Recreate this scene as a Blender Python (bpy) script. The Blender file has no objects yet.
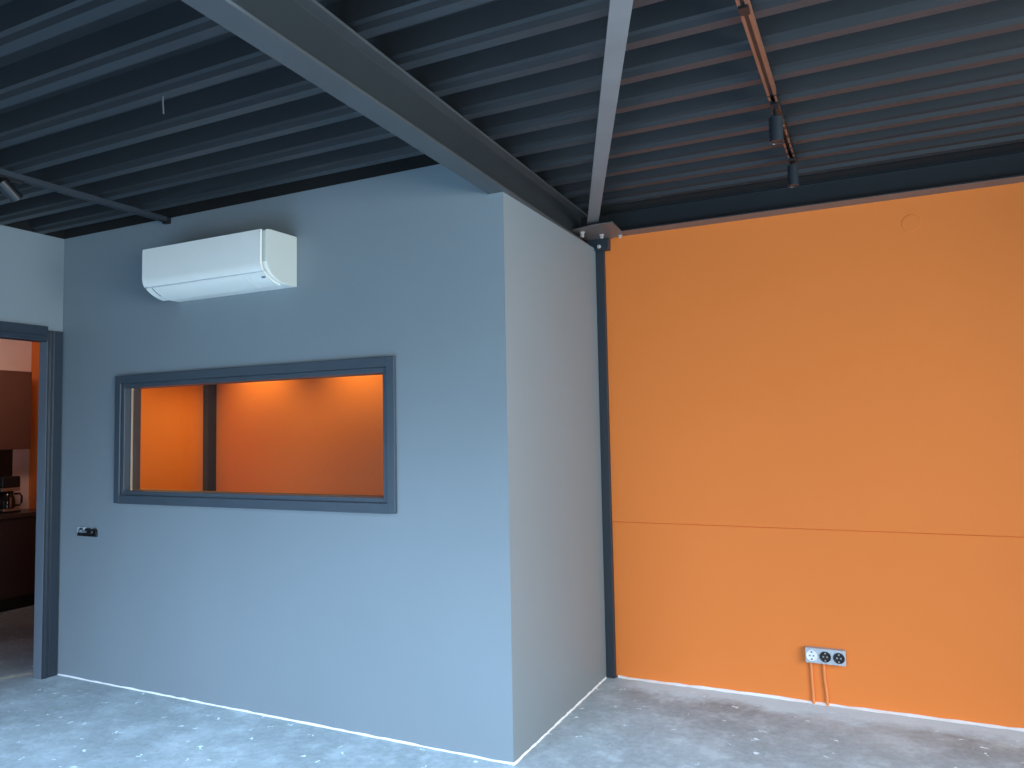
import bpy, bmesh, math, random
from mathutils import Vector, Matrix
random.seed(7)
S = bpy.context.scene
C = S.collection
PI = math.pi
L, D = 3.4525, 1.404          # x of the left wall (negative side), y of the orange wall
ZD = 3.0                      # underside of the roof deck

# ------------------------------------------------------------------ materials
def srgb(r, g, b):
    f = lambda c: (c / 12.92) if c <= .04045 else ((c + .055) / 1.055) ** 2.4
    return (f(r / 255), f(g / 255), f(b / 255), 1)

def mat(name, col, rough=.6, metal=0., noise=0., nscale=6., bump=0., bscale=60., spec=.5, col2=None):
    m = bpy.data.materials.new(name); m.use_nodes = True
    nt = m.node_tree; b = nt.nodes['Principled BSDF']
    b.inputs['Base Color'].default_value = col
    b.inputs['Roughness'].default_value = rough
    b.inputs['Metallic'].default_value = metal
    b.inputs['Specular IOR Level'].default_value = spec
    tc = nt.nodes.new('ShaderNodeTexCoord')
    if noise or col2:
        n = nt.nodes.new('ShaderNodeTexNoise'); n.inputs['Scale'].default_value = nscale
        n.inputs['Detail'].default_value = 5
        nt.links.new(tc.outputs['Object'], n.inputs['Vector'])
        r = nt.nodes.new('ShaderNodeValToRGB')
        c2 = col2 or tuple(min(1, c * (1 + noise)) for c in col[:3]) + (1,)
        c1 = col if col2 else tuple(c * (1 - noise) for c in col[:3]) + (1,)
        r.color_ramp.elements[0].position = .3; r.color_ramp.elements[1].position = .7
        r.color_ramp.elements[0].color = c1; r.color_ramp.elements[1].color = c2
        nt.links.new(n.outputs['Fac'], r.inputs['Fac']); nt.links.new(r.outputs['Color'], b.inputs['Base Color'])
    if bump:
        n2 = nt.nodes.new('ShaderNodeTexNoise'); n2.inputs['Scale'].default_value = bscale
        n2.inputs['Detail'].default_value = 4
        nt.links.new(tc.outputs['Object'], n2.inputs['Vector'])
        bp = nt.nodes.new('ShaderNodeBump'); bp.inputs['Strength'].default_value = bump
        bp.inputs['Distance'].default_value = .01
        nt.links.new(n2.outputs['Fac'], bp.inputs['Height']); nt.links.new(bp.outputs['Normal'], b.inputs['Normal'])
    return m

M = {}
M['slate'] = mat('slate_paint', srgb(126, 137, 142), .55, noise=.025, nscale=1.3, bump=.03, bscale=90)
M['orange'] = mat('orange_paint', (.82, .222, .045, 1), .7, noise=.02, nscale=1.1, spec=.25)
M['frame'] = mat('frame_paint', srgb(64, 75, 84), .42, noise=.03)
M['jamblit'] = mat('door_jamb_lit', srgb(104, 114, 124), .45, noise=.03)  # paler copy of the frame paint; daylight on the inner face painted in
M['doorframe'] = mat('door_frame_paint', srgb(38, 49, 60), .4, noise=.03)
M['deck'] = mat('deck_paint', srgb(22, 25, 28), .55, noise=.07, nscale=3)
M['decklit'] = mat('deck_rib_lit', srgb(44, 50, 54), .45, noise=.07, nscale=3)  # lighter copy of the deck paint: light on the rib bottoms painted in
M['beadlit'] = mat('deck_bead_highlight', srgb(31, 35, 38), .45, noise=.07, nscale=3)  # paler copy of the deck paint, a painted highlight on the stiffener step
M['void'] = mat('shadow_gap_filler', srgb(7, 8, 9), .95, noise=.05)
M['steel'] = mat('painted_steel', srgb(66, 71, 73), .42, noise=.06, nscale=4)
M['webshade'] = mat('steel_web_shaded', srgb(37, 45, 49), .5, noise=.06, nscale=4)  # darker copy of the beam steel, flange shade put into the colour
M['steellit'] = mat('steel_flange_lit', srgb(70, 75, 78), .45, noise=.06, nscale=4)  # lighter copy of the beam steel, light from below put into the colour
M['steeledge'] = mat('edge_beam_paint', srgb(27, 33, 38), .5, noise=.05, nscale=4)
M['steeldark'] = mat('dark_painted_steel', srgb(44, 52, 60), .45, noise=.05, nscale=4)
M['brace'] = mat('brace_steel', srgb(112, 115, 116), .45, noise=.08, nscale=5)
M['plate'] = mat('gusset_steel', srgb(104, 98, 96), .4, noise=.06, nscale=9)
M['zinc'] = mat('zinc_bolt', srgb(225, 225, 222), .3, .6, noise=.05)
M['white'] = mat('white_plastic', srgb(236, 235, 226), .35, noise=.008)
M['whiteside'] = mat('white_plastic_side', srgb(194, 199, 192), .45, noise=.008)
M['seam'] = mat('seam_plastic', srgb(184, 191, 193), .5, noise=.01)
M['greyprint'] = mat('grey_print', srgb(120, 128, 134), .5, noise=.01)
M['black'] = mat('black_plastic', srgb(22, 24, 27), .4, noise=.04)
M['spot'] = mat('spot_housing', srgb(52, 58, 64), .32, .3, noise=.03)
M['copper'] = mat('rail_reflection_tone', srgb(130, 86, 66), .45, .25, noise=.08, nscale=14)  # reflection of the orange wall on the track, put into the base colour
M['plaster'] = mat('white_primer', srgb(240, 243, 243), .8, noise=.03, nscale=20)
M['pipe'] = mat('pipe_orange_paint', (.82, .27, .075, 1), .6, noise=.03, nscale=20)
M['socketbox'] = mat('socket_box', srgb(178, 186, 192), .5, noise=.16, nscale=90)
M['socketwhite'] = mat('socket_white', srgb(238, 240, 240), .4, noise=.01)
M['socketfilm'] = mat('socket_film', srgb(165, 182, 190), .35, noise=.06, nscale=60)
M['kitwall'] = mat('kitchen_wall_paint', srgb(226, 200, 188), .7, noise=.02)
M['cab'] = mat('cabinet_brown', srgb(92, 58, 46), .45, noise=.06, nscale=8)
M['cablow'] = mat('cabinet_dark_brown', srgb(58, 42, 40), .5, noise=.06, nscale=8)
M['top'] = mat('worktop_dark', srgb(70, 54, 50), .3, noise=.1, nscale=30)
M['chrome'] = mat('brushed_metal', srgb(196, 176, 160), .3, .8, noise=.04)
M['carafe'] = mat('carafe_glass_dark', srgb(40, 30, 26), .08, noise=.04)
M['inside'] = mat('plain_ceiling_paint', srgb(200, 190, 180), .8, noise=.01)
M['reveal'] = mat('reveal_paint', srgb(96, 84, 80), .6, noise=.02)
M['bead'] = mat('glazing_bead', srgb(236, 205, 170), .4, noise=.01)

g = bpy.data.materials.new('window_glass'); g.use_nodes = True
nt = g.node_tree; nt.nodes.clear()
o_ = nt.nodes.new('ShaderNodeOutputMaterial'); mx = nt.nodes.new('ShaderNodeMixShader')
tr = nt.nodes.new('ShaderNodeBsdfTransparent'); gl = nt.nodes.new('ShaderNodeBsdfGlossy')
gl.inputs['Roughness'].default_value = .02; lw = nt.nodes.new('ShaderNodeLayerWeight'); pw = nt.nodes.new('ShaderNodeMath'); pw.operation = 'POWER'; pw.inputs[1].default_value = 4
fr = nt.nodes.new('ShaderNodeMath'); fr.operation = 'MULTIPLY_ADD'; fr.inputs[1].default_value = .6; fr.inputs[2].default_value = .02
nt.links.new(lw.outputs['Facing'], pw.inputs[0]); nt.links.new(pw.outputs[0], fr.inputs[0])
tr.inputs['Color'].default_value = (.93, .93, .93, 1)
nt.links.new(fr.outputs[0], mx.inputs[0]); nt.links.new(tr.outputs[0], mx.inputs[1]); nt.links.new(gl.outputs[0], mx.inputs[2])
nt.links.new(mx.outputs[0], o_.inputs[0]); M['glass'] = g

# concrete floor: mottled grey screed, pale specks, dusty primer near the painted walls
def floor_mat():
    m = bpy.data.materials.new('raw_concrete'); m.use_nodes = True
    nt = m.node_tree; N = nt.nodes; K = nt.links; b = N['Principled BSDF']
    b.inputs['Roughness'].default_value = .62; b.inputs['Specular IOR Level'].default_value = .35
    tc = N.new('ShaderNodeTexCoord')
    def noise(scale, det=6, rough=.6):
        n = N.new('ShaderNodeTexNoise'); n.inputs['Scale'].default_value = scale
        n.inputs['Detail'].default_value = det; n.inputs['Roughness'].default_value = rough
        K.new(tc.outputs['Object'], n.inputs['Vector']); return n.outputs['Fac']
    def ramp(fac, stops):
        r = N.new('ShaderNodeValToRGB'); e = r.color_ramp.elements
        e[0].position, e[0].color = stops[0]; e[1].position, e[1].color = stops[-1]
        for p, c in stops[1:-1]:
            x = e.new(p); x.color = c
        K.new(fac, r.inputs['Fac']); return r.outputs['Color']
    def mix(fac, a, bb, typ='MIX'):
        x = N.new('ShaderNodeMix'); x.data_type = 'RGBA'; x.blend_type = typ
        if isinstance(fac, float): x.inputs[0].default_value = fac
        else: K.new(fac, x.inputs[0])
        for s, v in ((6, a), (7, bb)):
            if isinstance(v, tuple): x.inputs[s].default_value = v
            else: K.new(v, x.inputs[s])
        return x.outputs[2]
    base = ramp(noise(1.4, 8, .62), [(.3, srgb(164, 165, 166)), (.52, srgb(186, 187, 188)), (.72, srgb(212, 213, 214))])
    fine = ramp(noise(26, 8, .7), [(.3, srgb(190, 190, 190)), (.7, srgb(255, 255, 255))])
    col = mix(.6, base, fine, 'MULTIPLY')
    # pale paint specks
    v = N.new('ShaderNodeTexVoronoi'); v.inputs['Scale'].default_value = 13; v.inputs['Randomness'].default_value = 1
    dn = N.new('ShaderNodeTexNoise'); dn.inputs['Scale'].default_value = 30
    K.new(tc.outputs['Object'], dn.inputs['Vector'])
    vm = N.new('ShaderNodeVectorMath'); vm.operation = 'MULTIPLY_ADD'
    vm.inputs[1].default_value = (.09, .09, .0); K.new(dn.outputs['Color'], vm.inputs[0]); K.new(tc.outputs['Object'], vm.inputs[2])
    K.new(vm.outputs[0], v.inputs['Vector'])
    thr = N.new('ShaderNodeMath'); thr.operation = 'MULTIPLY'; K.new(noise(2.3, 3), thr.inputs[0]); thr.inputs[1].default_value = .27
    sub = N.new('ShaderNodeMath'); sub.operation = 'SUBTRACT'; K.new(thr.outputs[0], sub.inputs[0]); K.new(v.outputs['Distance'], sub.inputs[1])
    sp = ramp(sub.outputs[0], [(.0, (0, 0, 0, 1)), (.035, (.95, .95, .95, 1))])
    col = mix(sp, col, srgb(244, 245, 245))
    bl = ramp(noise(5.5, 9, .75), [(.5, (0, 0, 0, 1)), (.68, (.45, .45, .45, 1))])
    col = mix(bl, col, srgb(226, 227, 228))
    # small dark chips
    ch = ramp(noise(11, 3, .5), [(.7, (0, 0, 0, 1)), (.76, (.5, .5, .5, 1))])
    col = mix(ch, col, srgb(112, 112, 114))
    # primer overspill along the orange wall: a ragged pale strip
    sx = N.new('ShaderNodeSeparateXYZ'); K.new(tc.outputs['Object'], sx.inputs[0])
    a = N.new('ShaderNodeMath'); a.operation = 'MULTIPLY_ADD'; K.new(noise(3.2, 6, .7), a.inputs[0]); a.inputs[1].default_value = .62; K.new(sx.outputs['Y'], a.inputs[2])
    m1 = ramp(None or a.outputs[0], [(.0, (0, 0, 0, 1)), (1, (1, 1, 1, 1))])
    mr = N.new('ShaderNodeMapRange'); mr.inputs['From Min'].default_value = D + .03; mr.inputs['From Max'].default_value = D + .19
    K.new(a.outputs[0], mr.inputs['Value'])
    gx = N.new('ShaderNodeMapRange'); gx.inputs['From Min'].default_value = 0.0; gx.inputs['From Max'].default_value = .25
    K.new(sx.outputs['X'], gx.inputs['Value'])
    mm = N.new('ShaderNodeMath'); mm.operation = 'MULTIPLY'; K.new(mr.outputs[0], mm.inputs[0]); K.new(gx.outputs[0], mm.inputs[1])
    mq = N.new('ShaderNodeMath'); mq.operation = 'MULTIPLY'; K.new(mm.outputs[0], mq.inputs[0]); mq.inputs[1].default_value = .8
    col = mix(mq.outputs[0], col, srgb(226, 240, 247))
    col = mix(1.0, col, (.87, 1.04, 1.10, 1), 'MULTIPLY')
    K.new(col, b.inputs['Base Color'])
    bp = N.new('ShaderNodeBump'); bp.inputs['Strength'].default_value = .12; bp.inputs['Distance'].default_value = .01
    K.new(noise(40, 6, .7), bp.inputs['Height']); K.new(bp.outputs['Normal'], b.inputs['Normal'])
    return m
M['floor'] = floor_mat()

# ------------------------------------------------------------------ mesh helpers
def box(bm, x0, x1, y0, y1, z0, z1):
    v = [bm.verts.new(p) for p in ((x0, y0, z0), (x1, y0, z0), (x1, y1, z0), (x0, y1, z0), (x0, y0, z1), (x1, y0, z1), (x1, y1, z1), (x0, y1, z1))]
    for f in ((0, 3, 2, 1), (4, 5, 6, 7), (0, 1, 5, 4), (1, 2, 6, 5), (2, 3, 7, 6), (3, 0, 4, 7)):
        bm.faces.new([v[i] for i in f])

def prism(bm, pts, fn, a, b):
    """extrude a 2D outline between a and b; fn(u, v, t) -> xyz"""
    A = [bm.verts.new(fn(u, v, a)) for u, v in pts]; B = [bm.verts.new(fn(u, v, b)) for u, v in pts]
    n = len(pts)
    bm.faces.new(A); bm.faces.new(B[::-1])
    for i in range(n): bm.faces.new((A[i], B[i], B[(i + 1) % n], A[(i + 1) % n]))

def tube(bm, pts, r, n=10, cap=True):
    pts = [Vector(p) for p in pts]; rings = []
    for i, p in enumerate(pts):
        t = (pts[min(i + 1, len(pts) - 1)] - pts[max(i - 1, 0)]).normalized()
        u = t.cross(Vector((0, 0, 1)) if abs(t.z) < .9 else Vector((1, 0, 0))).normalized(); w = t.cross(u)
        rr = r[i] if isinstance(r, (list, tuple)) else r
        rings.append([bm.verts.new(p + rr * (math.cos(2 * PI * k / n) * u + math.sin(2 * PI * k / n) * w)) for k in range(n)])
    for a, b in zip(rings, rings[1:]):
        for k in range(n): bm.faces.new((a[k], a[(k + 1) % n], b[(k + 1) % n], b[k]))
    if cap:
        bm.faces.new(rings[0][::-1]); bm.faces.new(rings[-1])

def lathe(bm, prof, cx, cy, cz=0, axis='z', n=24):
    """prof: (radius, height) pairs"""
    rings = []
    for r, h in prof:
        ring = []
        for k in range(n):
            a = 2 * PI * k / n; c, s = r * math.cos(a), r * math.sin(a)
            p = (cx + c, cy + s, cz + h) if axis == 'z' else ((cx + c, cy + h, cz + s) if axis == 'y' else (cx + h, cy + c, cz + s))
            ring.append(bm.verts.new(p))
        rings.append(ring)
    for a, b in zip(rings, rings[1:]):
        for k in range(n): bm.faces.new((a[k], a[(k + 1) % n], b[(k + 1) % n], b[k]))
    if prof[0][0] > 0: bm.faces.new(rings[0][::-1])
    if prof[-1][0] > 0: bm.faces.new(rings[-1])

def obj(name, bm, m, parent=None, smooth=False, bevel=0., angle=35):
    bmesh.ops.remove_doubles(bm, verts=bm.verts, dist=1e-6)
    bmesh.ops.recalc_face_normals(bm, faces=bm.faces)
    me = bpy.data.meshes.new(name); bm.to_mesh(me); bm.free()
    o = bpy.data.objects.new(name, me); C.objects.link(o)
    for x in (m if isinstance(m, (list, tuple)) else [m]): me.materials.append(x)
    if bevel:
        b = o.modifiers.new('bevel', 'BEVEL'); b.width = bevel; b.segments = 2; b.limit_method = 'ANGLE'; b.angle_limit = math.radians(40)
    if smooth:
        for p in me.polygons: p.use_smooth = True
        me.set_sharp_from_angle(angle=math.radians(angle))
    if parent: o.parent = parent; o.matrix_parent_inverse = parent.matrix_world.inverted()
    return o

def tag(o, label, cat, group=None, kind=None):
    o['label'] = label; o['category'] = cat
    if group: o['group'] = group
    if kind: o['kind'] = kind
    return o

def thing(name, label, cat, loc=(0, 0, 0), group=None, kind=None):
    o = bpy.data.objects.new(name, None); C.objects.link(o)
    o.location = loc; o.empty_display_size = .1
    bpy.context.view_layer.update()
    return tag(o, label, cat, group, kind)

def bx(name, m, dims, parent=None, bevel=0.):
    bm = bmesh.new()
    for d in (dims if isinstance(dims[0], (tuple, list)) else [dims]): box(bm, *d)
    return obj(name, bm, m, parent, bevel=bevel)

def struct(o, label, cat): return tag(o, label, cat, kind='structure')

# ------------------------------------------------------------------ room shell
YB, XR, XK = -6.6, 4.6, -6.1
struct(bx('floor', M['floor'], (XK - .15, XR + .15, YB - .1, D + .15, -.1, 0)), 'raw grey concrete floor with pale paint specks', 'floor')

WX0, WX1, WZ0, WZ1 = -2.868, -.655, 1.173, 2.003      # outer edge of the window casing
HX0, HX1, HZ0, HZ1 = -2.80, -.72, 1.235, 1.94          # hole in the wall
T = .10
struct(bx('wall_front', M['slate'], [(-L, HX0, 0, T, 0, ZD), (HX1, -.0, 0, T, 0, 2.793), (HX1, -.09, 0, T, 2.793, ZD),
        (HX0, HX1, 0, T, 0, HZ0), (HX0, HX1, 0, T, HZ1, ZD)]), 'slate blue partition wall with long internal window', 'wall')
struct(bx('wall_return', M['slate'], (-T, 0, T, D - .03, 0, 2.793)), 'short grey side wall of the boxed room, under the roof beam', 'wall')
struct(bx('wall_back', M['orange'], [(XK - .15, XR, D, D + .1, 0, .990), (XK - .15, XR, D + .008, D + .1, .990, .9945), (XK - .15, XR, D - .004, D + .1, .9945, ZD + .15)]),
       'orange painted wall with a horizontal panel joint', 'wall')
DY0, DY1, DZ = -1.02, -.10, 2.275                      # door opening
TL = .072
XI = -3.555                                            # inner face of the left wall inside the boxed room
struct(bx('wall_left', M['slate'], [(-L - TL, -L, DY1, T, 0, ZD), (-L - TL, -L, DY0, DY1, DZ, ZD), (-L - TL, -L, YB, DY0, 0, ZD)]),
       'slate blue wall holding the doorway', 'wall')
struct(bx('wall_inner', M['orange'], (-L - .145, XI, T, D, 0, 2.75)), 'orange end wall inside the boxed room, seen through window', 'wall')
struct(bx('wall_kitchen', M['kitwall'], (XK - .15, XK, YB, D, 0, 2.8)), 'pale pinkish kitchen wall behind the cabinets', 'wall')
# far sides of the hall with glazed openings (behind the viewer)
struct(bx('wall_right', M['slate'], [(XR, XR + .12, YB, D + .1, 2.55, ZD + .15), (XR, XR + .12, YB, D + .1, 0, .25), (XR, XR + .12, .2, D + .1, .25, 2.55),
        (XR, XR + .12, YB, -5.4, .25, 2.55)]), 'side wall with wide window opening', 'wall')
struct(bx('wall_rear', M['slate'], [(-L, XR, YB - .12, YB, 2.6, ZD + .15), (-L, -2.9, YB - .12, YB, 0, 2.6), (4.2, XR, YB - .12, YB, 0, 2.6)]),
       'rear wall with wide glazed opening', 'wall')

# roof deck: trapezoidal ribs running along x
def deck():
    bm = bmesh.new(); prof = []; P = .26
    k0, k1 = int((YB - .1) / P) - 1, 5
    for k in range(k0, k1):
        c = .08 + P * k
        prof += [(c - .072, .10), (c - .050, .027), (c - .034, .020), (c - .024, 0), (c + .024, 0), (c + .034, .020), (c + .050, .027), (c + .072, .10)]
    prof.append((D + .1, .10))
    fr = [(-L - .3, XR + .2)]
    for a, b in fr:
        A = [bm.verts.new((a, y, ZD + z)) for y, z in prof]; B = [bm.verts.new((b, y, ZD + z)) for y, z in prof]
        for i in range(len(prof) - 1): bm.faces.new((A[i], B[i], B[i + 1], A[i + 1]))
    o = obj('ceiling', bm, [M['deck'], M['decklit'], M['beadlit']])
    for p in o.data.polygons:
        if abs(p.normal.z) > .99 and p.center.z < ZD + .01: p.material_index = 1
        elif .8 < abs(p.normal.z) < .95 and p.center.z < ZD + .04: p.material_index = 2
    return o
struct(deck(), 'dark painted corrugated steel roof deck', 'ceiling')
struct(bx('ceiling_inner', M['inside'], (XI, -T, T, D, 2.55, 2.6)), 'plain ceiling of the boxed room', 'ceiling')
struct(bx('ceiling_kitchen', M['kitwall'], (XK, -L - .145, YB, D, 2.7, 2.75)), 'plain kitchen ceiling', 'ceiling')
struct(bx('trim_1', M['void'], (-.09, XR, 1.165, 1.275, ZD + .012 - .012 - .002, ZD + .098)), 'black strip standing in for the shade under the roof ribs above edge beam', 'trim')  # deck is only in shade here; the shade is built as a black strip
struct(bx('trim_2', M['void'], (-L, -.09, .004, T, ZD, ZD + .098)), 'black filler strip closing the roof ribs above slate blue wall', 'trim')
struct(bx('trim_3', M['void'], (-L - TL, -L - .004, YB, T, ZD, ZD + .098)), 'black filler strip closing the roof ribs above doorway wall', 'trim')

# raw white edges along the wall feet
def ragged(name, p0, p1, nrm, h, w, label):
    bm = bmesh.new(); n = 60; p0, p1, nrm = Vector(p0), Vector(p1), Vector(nrm)
    R = random.Random(name); rows = []
    for i in range(n + 1):
        p = p0.lerp(p1, i / n); hh = h * R.uniform(.6, 1.25); ww = w * R.uniform(.6, 1.35)
        rows.append([bm.verts.new(p + Vector((0, 0, .0))), bm.verts.new(p + Vector((0, 0, hh))), bm.verts.new(p + nrm * .002 + Vector((0, 0, hh))), bm.verts.new(p + nrm * ww + Vector((0, 0, .001)))])
    for a, b in zip(rows, rows[1:]):
        for k in range(3): bm.faces.new((a[k], a[k + 1], b[k + 1], b[k]))
    bm.faces.new(rows[0]); bm.faces.new(rows[-1][::-1])
    return struct(obj(name, bm, M['plaster']), label, 'baseboard')
ragged('baseboard_front', (-L + .02, 0, 0), (0, 0, 0), (0, -1, 0), .009, .007, 'thin raw white edge at foot of the slate blue wall')
ragged('baseboard_return', (0, -.01, 0), (0, D - .05, 0), (1, 0, 0), .009, .008, 'thin raw white edge at foot of the grey side wall')
ragged('baseboard_back', (.07, D, 0), (XR, D, 0), (0, -1, 0), .012, .02, 'raw white edge at foot of the orange wall')

# ------------------------------------------------------------------ window in the partition
w = bpy.data.objects.new('window_1', None); C.objects.link(w); struct(w, 'long internal window with slate frame onto the orange room', 'window')
def ring(bm, x0, x1, z0, z1, wl, wr, wb, wt, y0, y1):
    box(bm, x0, x0 + wl, y0, y1, z0, z1); box(bm, x1 - wr, x1, y0, y1, z0, z1)
    box(bm, x0 + wl, x1 - wr, y0, y1, z0, z0 + wb); box(bm, x0 + wl, x1 - wr, y0, y1, z1 - wt, z1)
bm = bmesh.new(); ring(bm, WX0, WX1, WZ0, WZ1, .052, .052, .052, .052, -.022, .0)
obj('window_frame', bm, M['frame'], w, bevel=.003)
bm = bmesh.new(); ring(bm, WX0 + .058, WX1 - .058, WZ0 + .056, WZ1 - .056, .026, .022, .024, .026, -.012, .05)
obj('sash', bm, M['frame'], w, bevel=.003)
bm = bmesh.new(); ring(bm, HX0 + .012, HX1 - .012, HZ0 + .01, HZ1 - .01, .012, .012, .01, .01, .05, T + .004)
obj('reveal', bm, M['reveal'], w)
bx('pane', M['glass'], (HX0 + .03, HX1 - .03, .03, .036, HZ0 + .03, HZ1 - .03), w)
bx('glazing_bead', M['bead'], (WX0 + .084, WX0 + .090, .038, .048, WZ0 + .08, WZ1 - .082), w)

# ------------------------------------------------------------------ doorway
d = bpy.data.objects.new('door_1', None); C.objects.link(d); struct(d, 'open doorway with dark slate steel frame into the kitchen', 'door')
def casing_profile():  # (offset from opening edge, projection from wall face)
    return [(0, -.076), (0, .012), (.018, .012), (.018, .02), (.034, .02), (.034, .012), (.044, .012), (.044, .018), (.104, .018), (.104, 0), (.016, 0), (.016, -.076)]
pr = casing_profile()
bm = bmesh.new()
prism(bm, pr, lambda u, v, t: (-L + v, DY1 - .012 + u, t), 0, DZ + .066)
jb = obj('jamb', bm, [M['doorframe'], M['jamblit']], d, bevel=.002)
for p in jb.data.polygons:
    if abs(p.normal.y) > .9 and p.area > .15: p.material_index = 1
bm = bmesh.new()
prism(bm, pr, lambda u, v, t: (-L + v, DY0 + .012 - u, t), 0, DZ + .066)
obj('jamb', bm, M['doorframe'], d, bevel=.002)
bm = bmesh.new()
prism(bm, pr, lambda u, v, t: (-L + v, t, DZ - .012 + u), DY0 + .012, DY1 - .012)
obj('door_head', bm, M['doorframe'], d, bevel=.002)

# ------------------------------------------------------------------ steelwork
def ibeam(bm, w_, h, tf, tw, fn, a, b):
    pts = [(-w_ / 2, 0), (w_ / 2, 0), (w_ / 2, tf), (tw / 2, tf), (tw / 2, h - tf), (w_ / 2, h - tf), (w_ / 2, h), (-w_ / 2, h), (-w_ / 2, h - tf), (-tw / 2, h - tf), (-tw / 2, tf), (-w_ / 2, tf)]
    prism(bm, pts, fn, a, b)
SL = -.026                                             # the beam runs a touch off square
bm = bmesh.new()
ibeam(bm, .108, .205, .012, .008, lambda u, v, t: (-.029 + u + SL * t, t, 2.793 + v), YB, 1.272)
rb = obj('roof_beam', bm, [M['steel'], M['webshade'], M['steellit']], bevel=.0015)
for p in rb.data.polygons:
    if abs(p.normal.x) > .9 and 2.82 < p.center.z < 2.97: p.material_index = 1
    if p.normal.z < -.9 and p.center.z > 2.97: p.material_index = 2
tag(rb, 'dark grey steel roof beam crossing the ceiling and resting over grey side wall', 'beam', kind='thing')
bm = bmesh.new()
ibeam(bm, .126, .148, .009, .007, lambda u, v, t: (t, 1.340 + u, 2.862 + v), -.09, XR)
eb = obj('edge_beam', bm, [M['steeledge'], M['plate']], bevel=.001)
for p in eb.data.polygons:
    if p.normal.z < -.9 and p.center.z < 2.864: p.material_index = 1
tag(eb, 'dark steel edge beam running along top of the orange wall', 'beam', kind='thing')
# columns
def column(name, x1, y1, wx, dy, z1, label, side=0):
    bm = bmesh.new(); box(bm, x1 - wx, x1, y1 - dy, y1, 0, z1)
    o = obj(name, bm, [M['steeldark'], M['black']], bevel=.002)
    for p in o.data.polygons:
        if p.normal.x > .9: p.material_index = side
    return tag(o, label, 'column', kind='thing')
column('steel_column', .058, D, .056, .035, 2.80, 'dark steel column strip in the corner between grey side wall and orange wall')
column('steel_column', -3.495, D, .058, .096, 2.55, 'black steel column in inner corner of the boxed room, seen through window', 1)
# corner gusset
gz = 2.862
gp = thing('gusset_plate', 'brown grey bolted corner plate joining roof beam and edge beam', 'bracket', (.08, 1.25, gz))
bm = bmesh.new()
prism(bm, [(-.050, 1.075), (.075, 1.035), (.235, 1.025), (.215, 1.30), (.10, 1.40), (-.050, 1.40)], lambda u, v, t: (u, v, t), gz - .010, gz - .001)
obj('plate', bm, M['plate'], gp)
bx('column_cap', M['steeldark'], (-.045, .098, 1.345, 1.403, 2.775, gz - .010), gp, bevel=.002)
def bolt(x, y, z, r, h, par, tilt=0):
    bm = bmesh.new(); lathe(bm, [(r * 1.5, 0), (r * 1.5, -.004), (r, -.004), (r, -h), (r * .6, -h - .004)], x, y, z, n=6)
    return obj('bolt', bm, M['zinc'], par)
bolt(.185, 1.335, gz - .01, .010, .016, gp); bolt(.085, 1.26, gz - .01, .011, .020, gp); bolt(-.005, 1.14, gz - .01, .013, .03, gp)
bm = bmesh.new(); lathe(bm, [(.014, 0), (.014, -.004), (.009, -.004), (.009, -.018)], .036, 1.345, 2.798, axis='y', n=6)
obj('bolt', bm, M['zinc'], gp)
# diagonal wind brace: flat bar
b0, b1 = Vector((.085, 1.09, 2.885)), Vector((.085, 1.09, 2.885)) + (Vector((.992, -1.168, 2.9)) - Vector((.08, 1.11, 2.9))) * 2.2
dr = (b1 - b0).normalized(); sd = Vector((dr.y, -dr.x, 0)).normalized() * .035
bm = bmesh.new()
prism(bm, [(-1, 0), (1, 0), (1, .008), (-1, .008)], lambda u, v, t: tuple((b0.lerp(b1, t) + sd * u + Vector((0, 0, v)))), -.01, 1)
tag(obj('brace_bar', bm, M['brace'], bevel=.001), 'light grey flat steel brace running diagonally from corner plate across the ceiling', 'brace')

# ------------------------------------------------------------------ lighting tracks and spots
def track(name, x, y0, y1, zt, label, m1, msplit=None):
    t = thing(name, label, 'light track', (x, (y0 + y1) / 2, zt))
    def rail(nm, a, b, mm):
        bm = bmesh.new(); h = .030
        pts = [(-.018, 0), (-.007, 0), (-.007, .018), (.007, .018), (.007, 0), (.018, 0), (.018, h), (-.018, h)]
        prism(bm, pts, lambda u, v, q: (x + u, q, zt - h + v), a, b)
        return obj(nm, bm, mm, t)
    if msplit is None: rail('rail', y0, y1, m1)
    else:
        r = rail('rail', y0, msplit, m1); r['label'] = 'copper toned length of rail, painted as a reflection of the orange wall'
        r = rail('rail', msplit, y1, M['black']); r['label'] = 'black length of rail'
    return t
tr_ = track('light_track', 1.300, YB + .3, .86, ZD, 'black lighting track with a painted copper reflection on one length, fixed under the roof ribs, carrying two cylinder spots', M['copper'], -.09)
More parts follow.
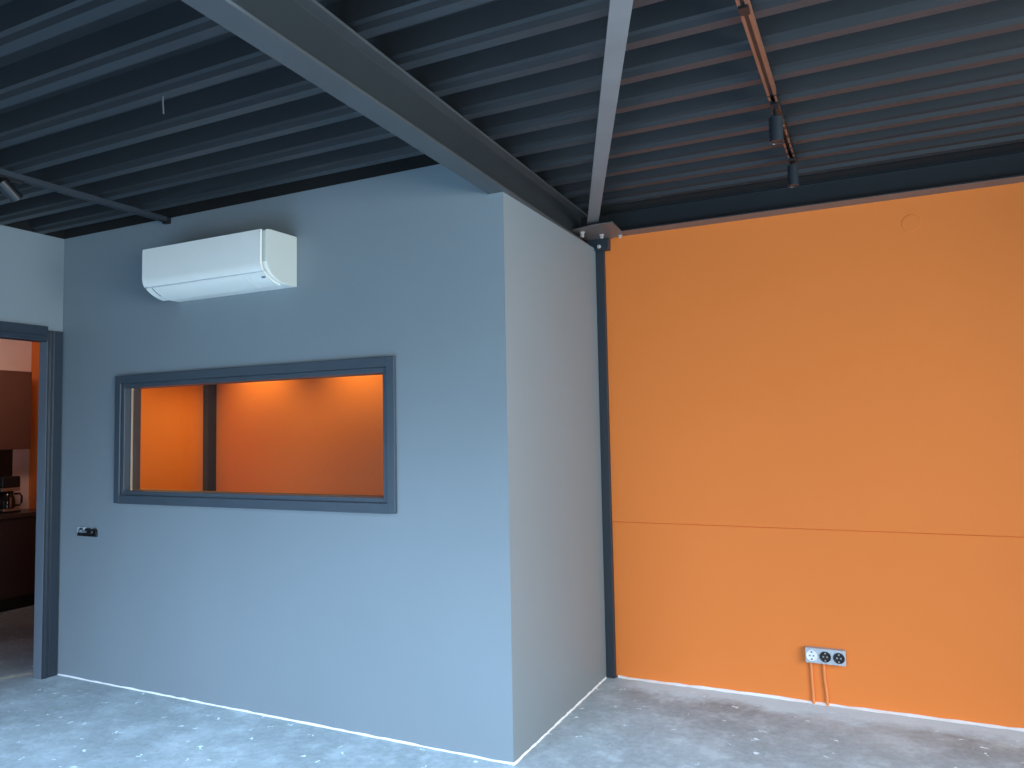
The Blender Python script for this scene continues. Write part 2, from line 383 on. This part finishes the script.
# short copper-toned strips painted in as glints along the black length
bx('track_slot', M['black'], (1.2935, 1.3065, YB + .3, -.09, ZD - .0285, ZD - .0125), tr_)
for s in (-1, 1):
    y = -.08
    R = random.Random(s + 4)
    while y < .84:
        l = R.uniform(.02, .07); bm = bmesh.new(); box(bm, 1.300 + s * .0125 - .004, 1.300 + s * .0125 + .004, y, min(y + l, .85), ZD - .0345, ZD - .0300); obj('glint_strip', bm, M['copper'], tr_); y += l + R.uniform(.02, .06)
bx('rail_joint', M['black'], (1.284, 1.316, -.84, -.79, ZD - .040, ZD - .028), tr_)
def spot(x, y, z0, z1, r, label):
    t = thing('spot_lamp', label, 'spotlight', (x, y, z0), group='cylinder spots on the copper track')
    bm = bmesh.new(); lathe(bm, [(r * .82, .004), (r * .86, 0), (r, 0), (r, z1 - z0 - .004), (r - .004, z1 - z0), (.006, z1 - z0)], x, y, z0, n=28)
    obj('housing', bm, M['spot'], t, smooth=True)
    bm = bmesh.new(); lathe(bm, [(.008, 0), (.008, ZD - .031 - z1 - .012)], x, y, z1, n=12); obj('stem', bm, M['black'], t, smooth=True)
    bx('track_adapter', M['black'], (x - .015, x + .015, y - .055, y + .055, ZD - .045, ZD - .0305), t, bevel=.002)
    bm = bmesh.new(); lathe(bm, [(.0, .012), (r * .8, .003)], x, y, z0, n=28); obj('lens', bm, M['black'], t, smooth=True)
    return t
spot(1.300, .03, 2.812, 2.922, .0290, 'black cylinder spot hanging midway on the copper toned track')
spot(1.300, .77, 2.835, 2.945, .0265, 'grey cylinder spot at the end of copper toned track, in front of edge beam')

tl = track('light_track', -2.40, YB + .3, -.02, ZD, 'black lighting track under the dark ceiling, left of the white air conditioner', M['steeldark'])
bx('end_cap', M['black'], (-2.425, -2.375, -.03, -.004, ZD - .04, ZD), tl, bevel=.002)
t = thing('spot_lamp', 'small black tilted spot on the black track at far left of the ceiling', 'spotlight', (-2.40, -.98, 2.9))
bm = bmesh.new(); lathe(bm, [(.008, 0), (.008, .055)], -2.40, -.98, 2.916, n=10); obj('stem', bm, M['black'], t)
bm = bmesh.new(); lathe(bm, [(.03, -.05), (.033, -.05), (.033, .06), (.028, .066), (.0, .066)], 0, 0, 0, n=24)
bmesh.ops.transform(bm, matrix=Matrix.Translation((-2.40, -.98, 2.90)) @ Matrix.Rotation(math.radians(50), 4, 'X'), verts=bm.verts)
obj('housing', bm, M['black'], t, smooth=True)
bx('track_adapter', M['black'], (-2.415, -2.385, -1.04, -.92, ZD - .045, ZD - .0305), t)
# loose wire hanging from a rib
bm = bmesh.new(); tube(bm, [(-.95, -1.221, 3.0), (-.951, -1.221, 2.97), (-.948, -1.220, 2.925)], .003, 6)
tag(obj('hanging_wire', bm, M['brace']), 'short pale wire end hanging from the dark roof deck', 'wire')

# ------------------------------------------------------------------ air conditioner
AX0, AX1 = -2.303, -1.336
ac = thing('air_conditioner', 'white wall mounted split air conditioner above the internal window', 'air conditioner', (-1.82, 0, 2.44))
prof = [(0, 2.446), (0, 2.738), (-.205, 2.735), (-.235, 2.731), (-.246, 2.722), (-.243, 2.55), (-.232, 2.52), (-.205, 2.49), (-.165, 2.465), (-.115, 2.450), (-.07, 2.445)]
bm = bmesh.new(); prism(bm, prof, lambda u, v, t_: (t_, u, v), AX0 + .004, AX1)
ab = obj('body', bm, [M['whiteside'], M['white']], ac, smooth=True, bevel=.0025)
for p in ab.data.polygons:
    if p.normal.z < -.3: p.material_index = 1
front = [(-.250, 2.727), (-.2515, 2.70), (-.2515, 2.55), (-.249, 2.532), (-.2435, 2.516), (-.236, 2.505)]
def shell(bm, pts, th, x0, x1):
    inner = []
    for i, (u, v) in enumerate(pts):
        a = pts[max(i - 1, 0)]; b = pts[min(i + 1, len(pts) - 1)]
        tx, tz = b[0] - a[0], b[1] - a[1]; l = math.hypot(tx, tz); inner.append((u - tz / l * th, v + tx / l * th))
    return prism(bm, pts + inner[::-1], lambda u, v, t_: (t_, u, v), x0, x1)
bm = bmesh.new(); shell(bm, front, -.012, AX0 - .003, AX1 - .022)
obj('front_panel', bm, M['white'], ac, smooth=True, bevel=.0015)
low = [(-.232, 2.501), (-.215, 2.487), (-.195, 2.474), (-.170, 2.462), (-.140, 2.452), (-.11, 2.446)]
bm = bmesh.new(); shell(bm, low, -.010, AX0 + .055, AX1 - .165)
obj('flap', bm, M['white'], ac, smooth=True, bevel=.001)
bm = bmesh.new(); shell(bm, low, -.009, AX1 - .161, AX1 - .022)
obj('control_panel', bm, M['white'], ac, smooth=True)
bm = bmesh.new(); shell(bm, low, -.009, AX0 - .002, AX0 + .051)
obj('end_panel', bm, M['white'], ac, smooth=True)
bm = bmesh.new(); shell(bm, [(-.236, 2.505), (-.232, 2.501)], -.006, AX0 + .02, AX1 - .024)
o = obj('panel_gap', bm, M['seam'], ac); o['label'] = 'grey gap line'
for x in (AX1 - .165, ):
    bm = bmesh.new(); shell(bm, [(u + .001, v + .001) for u, v in low], -.006, x, x + .004); obj('flap_gap', bm, M['seam'], ac)
bm = bmesh.new(); lathe(bm, [(.0, -.004), (.009, -.004), (.011, 0)], 0, 0, 0, n=18)
bmesh.ops.transform(bm, matrix=Matrix.Translation((-1.386, -.2098, 2.4725)) @ Matrix.Rotation(math.radians(-33), 4, 'X') @ Matrix.Diagonal((1.5, .7, 1, 1)), verts=bm.verts)
obj('sensor', bm, M['greyprint'], ac, smooth=True)
bm = bmesh.new(); shell(bm, [(-.229, 2.4985), (-.215, 2.487), (-.195, 2.474), (-.170, 2.462)], -.0108, AX0 + .0505, AX0 + .0555)
o = obj('vent_slot', bm, M['black'], ac); o['label'] = 'dark slot'

# ------------------------------------------------------------------ sockets
so = thing('wall_socket', 'black triple wall socket, still partly in film, on the slate blue wall under window', 'socket', (-3.145, 0, .976))
bx('back_box', M['black'], (-3.242, -3.048, -.012, 0, .944, .968), so, bevel=.002)
for i, x in enumerate((-3.222, -3.178)):
    o = bx('film_tab', M['socketfilm'], (x - .018, x + .012, -.014, 0, .966, 1.003), so, bevel=.002); o['label'] = 'pale blue protective tab'
for x in (-3.197, -3.135, -3.072):
    bm = bmesh.new(); lathe(bm, [(.0, -.008), (.014, -.008), (.02, -.018), (.024, -.018), (.024, 0)], x, 0, .975, axis='y', n=20)
    o = obj('socket_cup', bm, M['black'], so, smooth=True)

sx0, sx1, sz0, sz1 = 1.207, 1.420, .238, .322
so = thing('wall_socket', 'grey surface mounted triple socket strip low on the orange wall', 'socket', (1.31, D, .23))
bx('socket_box', M['socketbox'], (sx0, sx1, D - .042, D, sz0, sz1), so, bevel=.004)
for i in range(3):
    x = sx0 + .035 + i * .0715; zc = (sz0 + sz1) / 2; yf = D - .042
    bm = bmesh.new(); lathe(bm, [(.030, 0), (.030, -.004), (.026, -.004), (.0225, -.001), (.0, -.001)], x, yf, zc, axis='y', n=28)
    o = obj('socket_cup', bm, M['socketwhite'] if i == 0 else M['black'], so, smooth=True); o['label'] = 'white socket' if i == 0 else 'black socket'
    bm = bmesh.new()
    for s in (-1, 1): box(bm, x + s * .010 - .004, x + s * .010 + .004, yf - .004, yf - .001, zc - .004, zc + .004)
    box(bm, x - .004, x + .004, yf - .006, yf - .001, zc + .016, zc + .024); box(bm, x - .004, x + .004, yf - .006, yf - .001, zc - .024, zc - .016)
    obj('contact', bm, M['greyprint'] if i == 0 else M['chrome'], o)
for i, (xa, xb, lab) in enumerate(((1.234, 1.240, 'left orange cable pipe from grey socket strip to the floor, below white socket'), (1.302, 1.313, 'right orange cable pipe from grey socket strip to the floor, below black socket'))):
    bm = bmesh.new(); tube(bm, [(xa, D - .010, .24), (xa + .001, D - .010, .16), (xb - .001, D - .010, .07), (xb, D - .012, .001)], .0085, 12)
    tag(obj('cable_pipe', bm, M['pipe'], smooth=True), lab, 'pipe', group='orange cable pipes under the socket strip')
# painted-over blanking disc
bm = bmesh.new(); lathe(bm, [(.0, -.003), (.047, -.003), (.052, .002)], 1.857, D - .004, 2.715, axis='y', n=40)
tag(obj('blanking_disc', bm, M['orange'], smooth=True), 'round cover painted over in orange, high on the orange wall', 'cover')

# ------------------------------------------------------------------ kitchen seen through the doorway
KF = -5.70
kb = thing('base_cabinet', 'dark brown kitchen base cabinet under the worktop, through the doorway', 'cabinet', (-5.9, .3, 0))
bx('carcass', M['cablow'], (XK + .004, KF - .02, -1.2, D - .004, .12, .86), kb)
bx('plinth', M['black'], (XK + .004, KF - .05, -1.2, D - .004, 0, .12), kb)
for y0 in (-1.2, -.55, .10, .75):
    dd = bx('door', M['cablow'], (KF - .02, KF, y0 + .003, y0 + .64, .125, .855), kb, bevel=.002)
tag(bx('worktop', M['top'], (XK + .004, KF + .02, -1.2, D - .004, .862, .90), bevel=.003), 'dark kitchen worktop carrying the coffee maker', 'worktop')
wc = thing('wall_cabinet', 'brown kitchen wall cabinet above the coffee maker', 'cabinet', (-5.93, .3, 1.5))
bx('carcass', M['cab'], (XK + .004, -5.79, -1.2, 1.208, 1.505, 2.255), wc)
for y0, y1 in ((-1.2, -.01), (-.005, 1.208)): bx('door', M['cab'], (-5.79, -5.77, y0, y1, 1.505, 2.255), wc, bevel=.002)
tag(bx('splash_panel', M['black'], (XK + .003, XK + .02, -.6, 1.225, .902, 1.503)), 'black panel on the kitchen wall behind the coffee maker', 'panel')
cm = thing('coffee_maker', 'black filter coffee maker with glass jug standing on the dark worktop', 'coffee maker', (-5.95, 1.07, .9))
bx('base', M['black'], (-6.03, -5.83, .99, 1.165, .9, .925), cm, bevel=.006)
bx('column', M['black'], (-6.03, -5.95, .99, 1.165, .925, 1.13), cm, bevel=.006)
bx('brew_head', M['black'], (-6.03, -5.84, .99, 1.165, 1.135, 1.245), cm, bevel=.012)
bx('trim_band', M['chrome'], (-6.028, -5.838, .992, 1.163, 1.105, 1.138), cm, bevel=.004)
bx('base_band', M['chrome'], (-5.87, -5.828, 1.0, 1.155, .915, .94), cm, bevel=.004)
bm = bmesh.new(); lathe(bm, [(.05, 0), (.062, .01), (.066, .06), (.058, .11), (.042, .145), (.046, .155)], -5.885, 1.07, .935, n=24)
jug = obj('jug', bm, M['carafe'], cm, smooth=True)
bm = bmesh.new(); tube(bm, [(-5.875, 1.125, 1.075), (-5.865, 1.175, 1.075), (-5.86, 1.188, 1.05), (-5.86, 1.188, .99), (-5.865, 1.175, .965), (-5.875, 1.13, .965)], .010, 8)
obj('jug_handle', bm, M['black'], jug, smooth=True)
bx('highlight_band', M['chrome'], (-5.8225, -5.8185, 1.055, 1.068, .955, 1.05), jug)

# ------------------------------------------------------------------ lights
def area(name, loc, target, sx, sy, power, col, spread=180):
    l = bpy.data.lights.new(name, 'AREA'); l.shape = 'RECTANGLE'; l.size = sx; l.size_y = sy; l.energy = power; l.color = col
    l.spread = math.radians(spread)
    o = bpy.data.objects.new(name, l); C.objects.link(o); o.location = loc
    o.rotation_euler = (Vector(target) - Vector(loc)).to_track_quat('-Z', 'Y').to_euler(); return o
def tilted_area(name, loc, yaw, tilt, sx, sy, power, col, spread):
    l = bpy.data.lights.new(name, 'AREA'); l.shape = 'RECTANGLE'; l.size = sx; l.size_y = sy; l.energy = power; l.color = col
    l.spread = math.radians(spread)
    o = bpy.data.objects.new(name, l); C.objects.link(o); o.location = loc
    t, a = math.radians(tilt), math.radians(yaw)
    v = Vector((math.sin(a) * math.cos(t), math.cos(a) * math.cos(t), -math.sin(t)))
    o.rotation_euler = v.to_track_quat('-Z', 'Y').to_euler(); return o
tilted_area('sky_rear', (-1.3, YB + .25, 1.9), 0, 50, 3.8, 1.5, 290, (.51, .695, 1.0), 102)
tilted_area('sky_right', (XR - .15, -2.7, 1.7), -90, 11, 4.6, 1.6, 255, (.87, .96, 1.0), 145)
tilted_area('overhead_floor_fill', (1.0, -2.7, 2.93), 0, 90, 5.4, 1.8, 295, (.50, .715, 1.0), 122)  # added overhead fill, out of view, to brighten the floor
def pt(name, loc, power, col, cone=110, blend=.8, r=.03):
    l = bpy.data.lights.new(name, 'SPOT'); l.energy = power; l.color = col; l.spot_size = math.radians(cone); l.spot_blend = blend; l.shadow_soft_size = r
    o = bpy.data.objects.new(name, l); C.objects.link(o); o.location = loc; return o
for x in (-2.95, -1.95): pt('downlight_inner', (x, 1.10, 2.53), 44, (1, .80, .27))
pt('downlight_inner', (-3.32, .42, 2.53), 26, (1, .80, .27))
kl = tilted_area('kitchen_lamp', (-4.6, .3, 2.55), -65, 20, .6, .3, 4.0, (1, .76, .64), 120)
wd = bpy.data.worlds.new('sky'); S.world = wd; wd.use_nodes = True
wd.node_tree.nodes['Background'].inputs[0].default_value = (.62, .78, 1, 1)
wd.node_tree.nodes['Background'].inputs[1].default_value = .35

# ------------------------------------------------------------------ camera
cam = bpy.data.cameras.new('camera'); co = bpy.data.objects.new('camera', cam); C.objects.link(co)
cam.sensor_fit = 'HORIZONTAL'; cam.sensor_width = 36; cam.lens = 747.95 / 1024 * 36; cam.clip_start = .05
fw = Vector((-0.43551575, 0.89808994, 0.06132289)); rt = Vector((0.8991194, 0.43729919, -0.01880762)); up = Vector((0.04370739, -0.04694559, 0.99794077))
mw = Matrix((rt, up, -fw)).transposed().to_4x4(); mw.translation = (1.6318, -3.3042, 1.6); co.matrix_world = mw
S.camera = co
S.view_settings.view_transform = 'Standard'; S.view_settings.look = 'None'; S.view_settings.exposure = 0
S.cycles.use_denoising = True
S.cycles.max_bounces = 8; S.cycles.diffuse_bounces = 5
